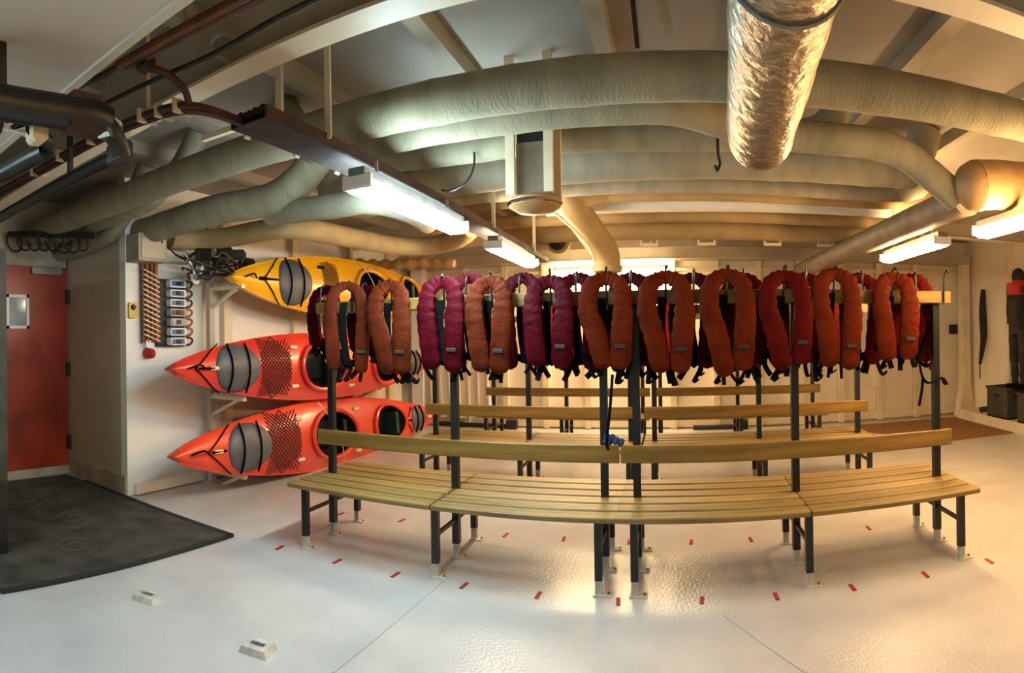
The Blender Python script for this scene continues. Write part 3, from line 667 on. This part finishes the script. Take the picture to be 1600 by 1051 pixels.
# round bell on the back header
p = at(873, 378, Y=6.9); be = empty('alarm_bell', p); tag(be, 'round black alarm bell on a tan plate under the pipes', 'bell')
MB().lathe((0,0,0), [(.15,.0),(.15,-.03),(.13,-.05),(.10,-.06)], 20, 'Y').build('plate', 'duct', be, True)
MB().lathe((0,-.06,0), [(.115,0),(.11,-.04),(.07,-.07),(.0001,-.08)], 20, 'Y').build('gong', 'cock', be, True)
MB().lathe((0,-.135,0), [(.02,0),(.018,-.02)], 10, 'Y').build('bolt', 'chrome', be)
MB().bar((0,.02,.14), (0,.02,ZD-p.z-.002), .04, .02).build('bracket', 'duct', be)

# ------------------------------------------------------------------ cable tray over the left light row
TX, TZ = -1.49, 2.32
tray = empty('cable_tray', (TX, 3.6, TZ)); tag(tray, 'brown cable tray running away from us above the left tube lights', 'cable tray')
for s in (-1, 1): MB().box((s*.09, .35, .0), (.012, 4.7, .05)).build('side_rail', 'rust', tray)
for k in range(16): MB().box((0, -1.9+k*.28, -.015), (.18, .03, .012)).build('rung', 'tray', tray)
MB().box((0, .35, -.024), (.18, 4.7, .006)).build('tray_bottom', 'tray', tray)
for k, x in enumerate((-.07,-.045,-.02,.005,.03,.055,.075)):
    MB().tube(smooth_path([(x+rnd.uniform(-.008,.008), -2.0+j*.58, .012+rnd.uniform(0,.008)) for j in range(9)], 3), .014, 6).build('cable', 'rust' if k % 2 else 'cable', tray)
for y in (-1.6, .66, 2.0): MB().bar((.10,y,0), (.10,y,ZD-TZ-.002), .03, .01).build('hanger', 'cream', tray)
for k in range(12): MB().bar((-.10,-1.9+k*.33,-.035), (-.10,-1.9+k*.33,.03), .012, .03).build('cable_tie', 'tie', tray)
# crosswise dark red cable run, from the alcove to the tray
crp = [at(-30,318,Z=TZ), at(60,268,Z=TZ), at(150,218,Z=TZ), at(230,183,Z=TZ), at(285,168,Z=TZ), at(330,172,Z=TZ), at(380,190,Z=TZ), at(430,212,Z=TZ)]
crun = empty('cable_run', (crp[3].x, crp[3].y, TZ)); tag(crun, 'dark red cable bundle curving from the alcove to the tube-light tray', 'cable bundle')
o_ = Vector(crun.location)
for k in range(3):
    MB().tube(smooth_path([p-o_+V(0,-.02+.02*k,-.012*(k%2)) for p in crp], 6), .016, 6).build('cable', 'rust', crun)
for k in range(7):
    p = crp[1+k//2]+(crp[2+k//2]-crp[1+k//2])*(.5*(k%2))-o_; MB().box(p, (.014,.09,.05)).build('cable_tie', 'tie', crun)
MB().bar(crp[3]-o_, crp[3]-o_+V(0,0,ZD-TZ-.01), .02, .02).build('hanger', 'girder', crun)
# rust-coloured pipe high up on the left, with a branch down to the cable run
rz_ = 2.43
up_ = [at(395,-12,Z=rz_), at(330,22,Z=rz_), at(255,62,Z=rz_), at(185,102,Z=rz_)]
rpipe = empty('rusty_pipe', up_[2]); tag(rpipe, 'rusty brown pipe bundle high on the left with a hose branching down', 'pipe'); o_ = Vector(up_[2])
for k in range(3): MB().tube(smooth_path([p-o_+V(0,.026*k,.008*k) for p in up_], 5), .016, 8).build('pipe', 'rope' if k != 1 else 'rust', rpipe, True)
MB().tube(smooth_path([at(a,b,Z=rz_)-o_+V(0,.10,0) for a, b in ((520,-60),(400,5),(300,68),(210,112),(120,160))], 5), .010, 6).build('conduit', 'tray', rpipe)
MB().tube(smooth_path([at(215,102,Z=rz_)-o_, at(225,103,Z=2.42)-o_, at(262,116,Z=2.40)-o_, at(288,140,Z=2.36)-o_, at(296,166,Z=TZ)-o_], 6), .014, 8).build('hose', 'rust', rpipe, True)
MB().box(at(228,100,Z=rz_)-o_, (.05,.05,.05), bevel=.01).build('clamp', 'dark', rpipe)
MB().bar(V(.1,.02,0), V(.1,.02,ZD-up_[2].z-.002), .02, .02).build('hanger', 'girder', rpipe)
MB().tube([at(95,148,Z=rz_)-o_, at(160,118,Z=rz_)-o_, at(186,103,Z=rz_)-o_], .013, 6).build('pipe', 'tray', rpipe)
# white deck struts on the left
for (px, py0, py1, Y, lab) in ((437, 105, 176, 2.05, 'thin white strut hanging from the deck near the cable tray corner'), (532, 0, 0, 0, '')):
    if not Y: continue
    a = at(px, py1, Y=Y); s = MB().bar((a.x,Y,a.z), (a.x,Y,ZD), .035, .02).build('deck_strut', 'cream'); tag(s, lab, 'strut')
a = at(437,176,Y=2.05); s = MB().bar((a.x-.55,2.06,a.z+.02), (a.x,2.06,a.z), .03, .03).build('deck_bracket', 'cream'); tag(s, 'white bracket bar joining the thin strut beside the cable tray', 'bracket')
# hook cable on the girder face (pale loop)
m = MB(); m.tube(smooth_path([at(a,b,Y=1.70) for a, b in ((372,62),(350,52),(333,62),(332,78),(350,92),(362,104))], 6), .012, 6)
tag(m.build('cable_loop', 'girder'), 'pale curled cable loop on the big white deck beam', 'cable')
# black strap / chain at top centre
m = MB().bar(at(987,-15,Z=2.94), at(996,74,Z=2.90), .022, .012); tag(m.build('black_strap', 'cable'), 'black strap hanging between the deck beams at the top centre', 'strap')
# thin cable loop between pipes and small hook
m = MB(); m.tube(smooth_path([at(a,b,Y=3.25) for a, b in ((741,238),(740,262),(728,285),(705,298),(690,297))], 6), .007, 6); tag(m.build('hanging_cable', 'cable'), 'thin dark cable sagging between the lit pipes beside the air trunk', 'cable')
m = MB(); m.tube(smooth_path([at(a,b,Y=3.1) for a, b in ((1121,212),(1122,240),(1125,256),(1121,266),(1117,258))], 6), .009, 6); tag(m.build('pipe_hook', 'cable'), 'small black hook hanging under the pipes left of the foil duct', 'hook')
# ribbed hose under the back pipe, above the yellow kayak
e = empty('ribbed_hose', at(640,414,Y=7.0)); tag(e, 'tan ribbed hose lying under the pipes above the yellow kayak', 'hose'); o_ = Vector(e.location)
hp = [at(560+i*5, 412+math.sin(i*.2)*2, Y=7.0)-o_ for i in range(31)]
MB().tube(hp, [.055+(.03 if i % 4 < 2 else 0) for i in range(31)], 12).build('hose', 'copper', e, True)
MB().bar((0,0,.05), (0,0,ZD-o_.z), .02, .02).build('hanger', 'duct', e)

# ------------------------------------------------------------------ tube lights
def tube_light(c, L, along, col, power, label, w=.17, rz=0, drop=True, name='tube_light', hang=None, hpos=(-.35, .35)):
    e = empty(name, c, rz + (0 if along == 'Y' else -PI/2)); tag(e, label, 'light', 'fluorescent lights')
    hs = MB(); hs.box((0,0,.022), (w*.5, L, .044), bevel=.004); hs.build('housing', 'steel', e)
    prof = [(-w*.26,-.001),(-w/2,-.028),(-w/2+.008,-.05),(-w*.25,-.072),(w*.25,-.072),(w/2-.008,-.05),(w/2,-.028),(w*.26,-.001)]
    d = MB(); n = len(prof)
    d.add([(p[0], y, p[1]) for y in (-L/2+.03, L/2-.03) for p in prof], [tuple(range(n-1,-1,-1)), tuple(range(n,2*n))]+[(i,(i+1)%n,n+(i+1)%n,n+i) for i in range(n)])
    d.build('diffuser', glow('tube_glow_'+str(len(bpy.data.materials)), col, power), e)
    for s in (-1,1): MB().box((0, s*(L/2-.012), -.022), (w*.9, .024, .07), bevel=.008).build('end_cap', 'white', e)
    if drop:
        for s in hpos: MB().bar((0, s*L, .04), (0, s*L, hang or ZD-c[2]-.002), .014, .010).build('hanger', 'girder', e)
    return e
LZ = 2.20
def lamp_y(p, q):
    a, b = at(*p, Z=LZ), at(*q, Z=LZ); return (a+b)/2, (b-a).length
c, l = lamp_y((574,272), (716,350)); tube_light((-1.375,c.y,LZ), l, 'Y', COOL, 42, 'bright cool white tube light, nearer one under the left cable tray', hang=.12)
c, l = lamp_y((764,377), (828,407)); tube_light((-1.375,c.y,LZ), l, 'Y', NEUT, 46, 'tube light farther away under the left cable tray', hang=.12)
c, l = lamp_y((1388,400), (1470,370)); tube_light((c.x,c.y,LZ), l, 'Y', WARM, 54, 'warm tube light on the right, farther one beside the dark pipe')
a = at(1526,346,Z=LZ); tube_light((a.x+.05,a.y-.65,LZ-.04), 1.35, 'Y', WARM, 40, 'warm tube light at the right edge, nearer one by the tan duct', hpos=(-.35, .08))
p1, p2 = at(868,418,Y=8.42), at(1045,416,Y=8.42); tube_light(((p1.x+p2.x)/2,8.30,2.43), p2.x-p1.x, 'X', (1,.74,.42), 56, 'long bright light on the back wall behind the duct mouth', w=.2)
tube_light((-2.5,-.7,LZ), 1.35, 'Y', COOL, 34, 'cool tube light behind the camera on the left', hang=.058)
tube_light((2.3,-.4,LZ), 1.35, 'Y', NEUT, 12, 'tube light behind the camera on the right')

# ------------------------------------------------------------------ left wall equipment
X0 = XL+.004
def wp(px, py): return at(px, py, X=X0)
p = wp(206, 485); e = empty('light_switch', (X0, p.y, p.z)); tag(e, 'small yellowish wall switch at the edge of the white kayak wall', 'switch')
MB().box((.012,0,0), (.024,.09,.15), bevel=.004).build('plate', 'yellow', e); MB().lathe((.024,0,.03), [(.028,0),(.02,.02)], 12, 'X').build('knob', 'dark', e)
p0, p1 = wp(197, 368), wp(241, 414); e = empty('junction_box', (X0, (p0.y+p1.y)/2, (p0.z+p1.z)/2)); tag(e, 'grey-beige electrical box under the pipes at the top of the kayak wall', 'electrical box')
bw, bh = abs(p1.y-p0.y), abs(p0.z-p1.z)
MB().box((.10,0,0), (.20,bw,bh), bevel=.01).build('case', 'doorframe', e); MB().box((.205,0,0), (.01,bw-.06,bh-.06)).build('cover', 'beige', e); MB().box((.213,bw*.3,.06), (.01,.02,.02)).build('latch', 'dark', e)
# brown conduit bundle with wrapped cords
pa, pb = wp(229, 412), wp(233, 535); e = empty('cord_bundle', (X0, pa.y, pb.z)); tag(e, 'brown orange cords bundled down the wall from the electrical box', 'cord bundle')
for k in range(4): MB().tube([(.03+.012*k,-.075+.045*k,pa.z-pb.z), (.03+.012*k,-.07+.045*k,0)], .022, 8).build('cord', 'orange' if k % 2 else 'rope', e)
for k in range(14):
    z = .03+k*(pa.z-pb.z-.1)/14; MB().bar((.085,-.10,z+.05), (.085,.09,z-.02), .012, .012).build('wrap', 'tie', e)
p = wp(229, 552); e = empty('alarm_light', (X0, p.y, p.z)); tag(e, 'small red alarm light at the foot of the brown cords', 'alarm light')
MB().lathe((.0,0,.0), [(.05,0),(.05,.04),(.045,.09),(.02,.12)], 14, 'X').build('lens', 'suitr', e, True); MB().box((.03,0,.09), (.06,.09,.07), bevel=.01).build('base', 'white', e)
# charging panel with a column of radios
pa, pb = wp(249, 436), wp(249, 541); zc, hh = (pa.z+pb.z)/2, pa.z-pb.z
e = empty('radio_rack', (X0, pa.y+.06, zc)); tag(e, 'dark wall panel holding a column of radios beside the brown cords', 'wall panel'); o_ = Vector(e.location)
MB().box((.02,.05,0), (.04,.34,hh), bevel=.005).build('backboard', 'dark', e)
cols = ['blue','blue','blue','rred','grey','blue','blue']; hexs = ['first','second','third','fourth','fifth','sixth','lowest']
for k, cl_ in enumerate(cols):
    z = zc+hh/2-(k+.5)*hh/7
    r_ = empty('radio', (X0+.042, o_.y+.09, z)); cn = {'blue':'blue','rred':'dark red','grey':'grey'}[cl_]
    tag(r_, '%s handheld radio, %s from the top of the wall panel' % (cn, hexs[k]), 'radio', 'radios on the wall panel')
    MB().box((.035,0,0), (.07,.20,hh/7*.78), bevel=.012).build('case', 'white' if cl_ == 'blue' else 'grey', r_)
    MB().box((.075,-.01,0), (.012,.15,hh/7*.52), bevel=.004).build('faceplate', cl_, r_)
    MB().box((.083,-.01,0), (.012,.05,hh/7*.4)).build('grille', 'dark', r_)
    MB().tube(smooth_path([(.03,.10,.035),(.05,.17,.03),(.05,.19,.0),(.05,.15,-.035),(.03,.10,-.03)], 5), .012, 6).build('cord', 'orange' if k in (3,4,5) else 'cable', r_, True)
# tangle of cables and clamps over the yellow bow
e = empty('cable_tangle', wp(340, 412)); tag(e, 'tangle of dark cables and clamps hanging over the yellow kayak bow', 'cables'); o_ = Vector(e.location); random_s = random.Random(21)
for k in range(9):
    pts = [at(random_s.uniform(285,395), random_s.uniform(392,436), X=XL+random_s.uniform(.12,.4))-o_ for _ in range(5)]
    pts.sort(key=lambda p: p.y); MB().tube(smooth_path(pts, 6), random_s.uniform(.008,.016), 6).build('cable', 'cable' if k % 3 else 'steel', e, True)
for px, py in ((318,397),(352,394),(372,398),(340,408),(385,412)): MB().box(at(px,py,X=XL+.25)-o_, (.12,.16,.09), rz=random_s.uniform(-1,1), ry=random_s.uniform(-.5,.5), bevel=.02).build('clamp', 'dark', e)
MB().tube([at(243,368,X=XL+.1)-o_, at(275,398,X=XL+.1)-o_, at(300,410,X=XL+.2)-o_], .012, 6).build('cable', 'cable', e)
m = MB(); q_ = at(306,432,X=XL+.3)-o_; m.tube(smooth_path([q_+V(0,-.09,.12), q_+V(0,-.04,-.03), q_+V(0,.02,-.05), q_+V(0,.09,.12)], 5), .018, 6); m.build('hook', 'white', e)
# coils of cable above the red door
e = empty('cable_coils', (-5.2, 2.6, 2.62)); tag(e, 'row of dark cable coils hanging above the red door', 'cables'); o_ = Vector(e.location)
for k in range(8):
    px = 22+k*15; p = at(px, 378, Y=2.62 if px > 70 else 2.4); 
    if p.x < XA+.06: p = at(px, 378, X=XA+.10)
    p -= o_; R_ = random_s.uniform(.07,.11)
    MB().tube([p+V(.5*R_*math.cos(t), .75*R_*math.cos(t+.4), 1.1*R_*math.sin(t)) for t in [2*PI*q/18 for q in range(19)]], .011, 5).build('coil', 'cable', e)
MB().bar(at(14,366,X=XA+.1)-o_, at(150,368,Y=2.66)-o_, .05, .06).build('support_bar', 'dark', e)
# near left: black pipe work and a dark locker at the picture edge
BZ = 2.10
bp_ = [at(-90,142,Z=BZ), at(0,160,Z=BZ), at(90,174,Z=BZ), at(140,181,Z=BZ), at(165,192,Z=BZ-.01), at(180,215,Z=BZ-.05), at(192,245,Z=BZ-.09)]
e = empty('black_pipe', bp_[1]); tag(e, 'thick black pipe with a clamped elbow in the upper left corner', 'pipe'); o_ = Vector(bp_[1])
MB().tube(smooth_path([p-o_ for p in bp_[:5]], 6), .048, 12).build('pipe', 'black', e, True)
MB().tube(smooth_path([p-o_ for p in bp_[4:]], 6), .03, 10).build('elbow', 'dark', e, True)
MB().box(at(130,180,Z=BZ)-o_, (.06,.11,.11), bevel=.01).build('collar', 'rust', e); MB().box(at(172,203,Z=BZ-.03)-o_, (.04,.08,.06), rz=.4, bevel=.01).build('clamp', 'chrome', e)
MB().box(at(187,240,Z=BZ-.08)-o_, (.07,.05,.07), bevel=.01).build('clamp', 'dark', e)
MB().bar(V(0,0,.04), V(0,0,2.26-BZ), .03, .03).build('hanger', 'dark', e)
e = empty('black_pipe', at(60,230,Z=2.05)); tag(e, 'thin black pipe with a valve below the thick black one', 'pipe'); o_ = Vector(e.location)
MB().tube(smooth_path([at(a,b,Z=2.05)-o_ for a, b in ((-40,290),(10,268),(50,246),(72,236))], 5), .030, 10).build('pipe', 'black', e, True)
MB().tube(smooth_path([at(a,b,Z=2.07)-o_ for a, b in ((72,236),(74,222),(60,212),(52,200))], 5), .024, 10).build('valve', 'dark', e, True)
MB().box(at(58,197,Z=2.08)-o_, (.05,.05,.10), bevel=.01).build('valve_handle', 'tie', e)
for k in range(3): MB().tube(smooth_path([at(random_s.uniform(-20,60), random_s.uniform(178,215), Z=2.08)-o_ for _ in range(4)], 5), .008, 5).build('cable', 'cable' if k else 'white', e)
e = empty('black_pipe', at(80,300,Z=2.1)); tag(e, 'straight black pipe under the dark red cables on the left', 'pipe'); o_ = Vector(e.location)
MB().tube([at(-60,375,Z=2.16)-o_, at(20,328,Z=2.16)-o_, at(110,280,Z=2.16)-o_, at(192,240,Z=2.16)-o_], .028, 10).build('pipe', 'black', e, True)
MB().bar(at(110,280,Z=2.16)-o_, at(110,280,Z=2.16)-o_+V(0,0,.7), .02, .02).build('hanger', 'dark', e)
# locker / equipment post at the left picture edge
LX = at(11, 600, Y=1.46).x
e = empty('equipment_locker', (LX-.25, 1.25, 0)); tag(e, 'dark narrow equipment locker cut by the left edge of the picture', 'locker')
MB().box((0,0,1.05), (.5,.42,2.1), bevel=.015).build('cabinet', 'crate', e)
MB().box((.02,0,.25), (.50,.40,.50), bevel=.015).build('base_box', 'dark', e)
for z in (.7, 1.4): MB().box((.24,-.215,z), (.03,.02,.08)).build('latch', 'chrome', e)
pz = at(4,460,Y=1.04); MB().box((.255,-.10,pz.z), (.10,.22,.17), bevel=.02).build('lamp_box', 'cream', e)

# ------------------------------------------------------------------ right wall: suits, crates, small things
def hanging_suit(loc, label, scale=1.0):
    e = empty('dry_suit', loc); tag(e, label, 'suit')
    def limb(pts, rr, nm, mat): MB().tube(smooth_path(pts, 6), rr if not isinstance(rr, list) else [rr[min(len(rr)-1, int(i*len(rr)/((len(pts)-1)*6+1)))] for i in range((len(pts)-1)*6+1)], 10, True, .6).build(nm, mat, e, True)
    limb([(0,0,0),(0,0,-.12),(0,0,-.35),(0,0,-.62),(0,0,-.78)], [.09,.17,.19,.18,.17,.17], 'torso', 'suit')
    limb([(0,0,.02),(0,0,-.05),(0,0,-.2)], [.10,.2,.21], 'shoulder_yoke', 'suitr')
    for s in (-1,1):
        limb([(0,s*.10,-.70),(0,s*.12,-1.0),(0,s*.11,-1.3),(0,s*.10,-1.5)], [.10,.085,.07,.06], 'trouser_leg', 'suit')
        limb([(0,s*.16,-.08),(.02,s*.25,-.35),(.03,s*.27,-.62)], [.075,.065,.055], 'sleeve', 'suit')
        MB().box((-.05,s*.10,-1.54), (.2,.085,.08), bevel=.02).build('boot', 'rubber', e)
    MB().lathe((0,0,.02), [(.09,0),(.10,.06),(.08,.14),(.03,.18)], 14).build('hood', 'suit', e, True)
    return e
p = at(1592, 440, X=XR-.16); hanging_suit((XR-.17, p.y, p.z), 'dark dry suit with red shoulders hanging on the right wall')
p = at(1536, 452, X=XR-.1); q_ = at(1526, 568, X=XR-.1)
e = empty('paddle_bag', (XR-.1, p.y, q_.z)); tag(e, 'long thin dark bag hanging on the wall beside the corner column', 'bag')
MB().tube(smooth_path([(0,0,p.z-q_.z),(0,.02,(p.z-q_.z)*.7),(0,.0,(p.z-q_.z)*.35),(0,.12,0)], 6), [.03+.04*math.sin(PI*min(1,(i+1)/18)) for i in range(19)], 10, True, .7).build('bag', 'suit', e, True)
MB().tube([(0,.12,0),(0,.13,-.25)], .01, 6).build('cord', 'rubber', e)
def crate(loc, size, label, rz=0, fill=False):
    e = empty('crate', loc, rz); tag(e, label, 'crate', 'crates on the right ledge'); x, y, z = size; t = .018
    MB().box((0,0,t/2), (x,y,t)).build('bottom', 'crate', e)
    for s in (-1,1):
        MB().box((s*(x/2-t/2),0,z/2), (t,y,z)).build('side', 'crate', e); MB().box((0,s*(y/2-t/2),z/2), (x-2*t,t,z)).build('side', 'crate', e)
        MB().box((s*x/2,0,z*.72), (.012,.12,.045)).build('handle', 'cock', e)
    MB().box((0,-y/2,z*.72), (.12,.012,.045)).build('handle', 'cock', e)
    r = MB()
    for s in (-1,1): r.box((s*x/2,0,z-.015), (.03,y+.03,.03)); r.box((0,s*y/2,z-.015), (x-.03,.03,.03))
    r.build('rim', 'crate', e); return e
pa = at(1562, 640, X=XR-.36); pb = at(1596, 640, X=XR-.36)
crate((XR-.24, pa.y, .152), (.34,.55,.46), 'dark grey crate on the ledge nearer the corner column')
crate((XR-.24, pb.y-.28, .152), (.34,.62,.42), 'dark grey crate on the ledge at the right picture edge')
m = MB(); m.tube(smooth_path([(XR-.28,pb.y-.5,.60),(XR-.25,pb.y-.3,.64),(XR-.22,pb.y-.1,.62),(XR-.24,pb.y+.02,.6)], 5), [.05,.07,.08,.075,.08,.09,.08,.07,.08,.07,.06,.07,.06,.05,.05,.04], 10, True, .8); tag(m.build('gear_bag', 'suit', None, True), 'black crumpled bag lying on the crate at the right edge', 'bag')
p = at(1540, 632, Z=.2); m = MB(); m.tube(smooth_path([(XR-.36,pa.y+.55,.2),(XR-.3,pa.y+.45,.22),(XR-.22,pa.y+.38,.2)], 5), .045, 8); tag(m.build('gear_pouch', 'suit', None, True), 'small dark pouch on the ledge beside the crates', 'pouch')
# small wall box on the back wall, dark rods along the foot of the back wall
p = at(1489, 514, Y=YB-.02); e = empty('socket_box', (p.x, YB-.001, p.z)); tag(e, 'small brown socket box on the back wall right of the vests', 'socket'); MB().box((0,-.03,0), (.14,.06,.16), bevel=.01).build('case', 'tray', e); MB().box((0,-.062,.02), (.06,.01,.05)).build('flap', 'rust', e)
for (x0_, x1_, y_), lab in zip(((686,800,668),(1083,1160,666)), ('black pole on the floor at the foot of the back wall, left one', 'black pole with a block end at the foot of the back wall, right one')):
    a, b = at(x0_, y_, Y=YB-.2), at(x1_, y_, Y=YB-.2); e = empty('floor_pole', ((a.x+b.x)/2, YB-.2, 0)); tag(e, lab, 'pole')
    MB().cyl((-(b.x-a.x)/2,0,.042), ((b.x-a.x)/2,0,.042), .035, 10).build('shaft', 'cable', e)
    MB().box(((b.x-a.x)/2,0,.075), (.16,.12,.15), bevel=.02).build('block', 'dark', e)
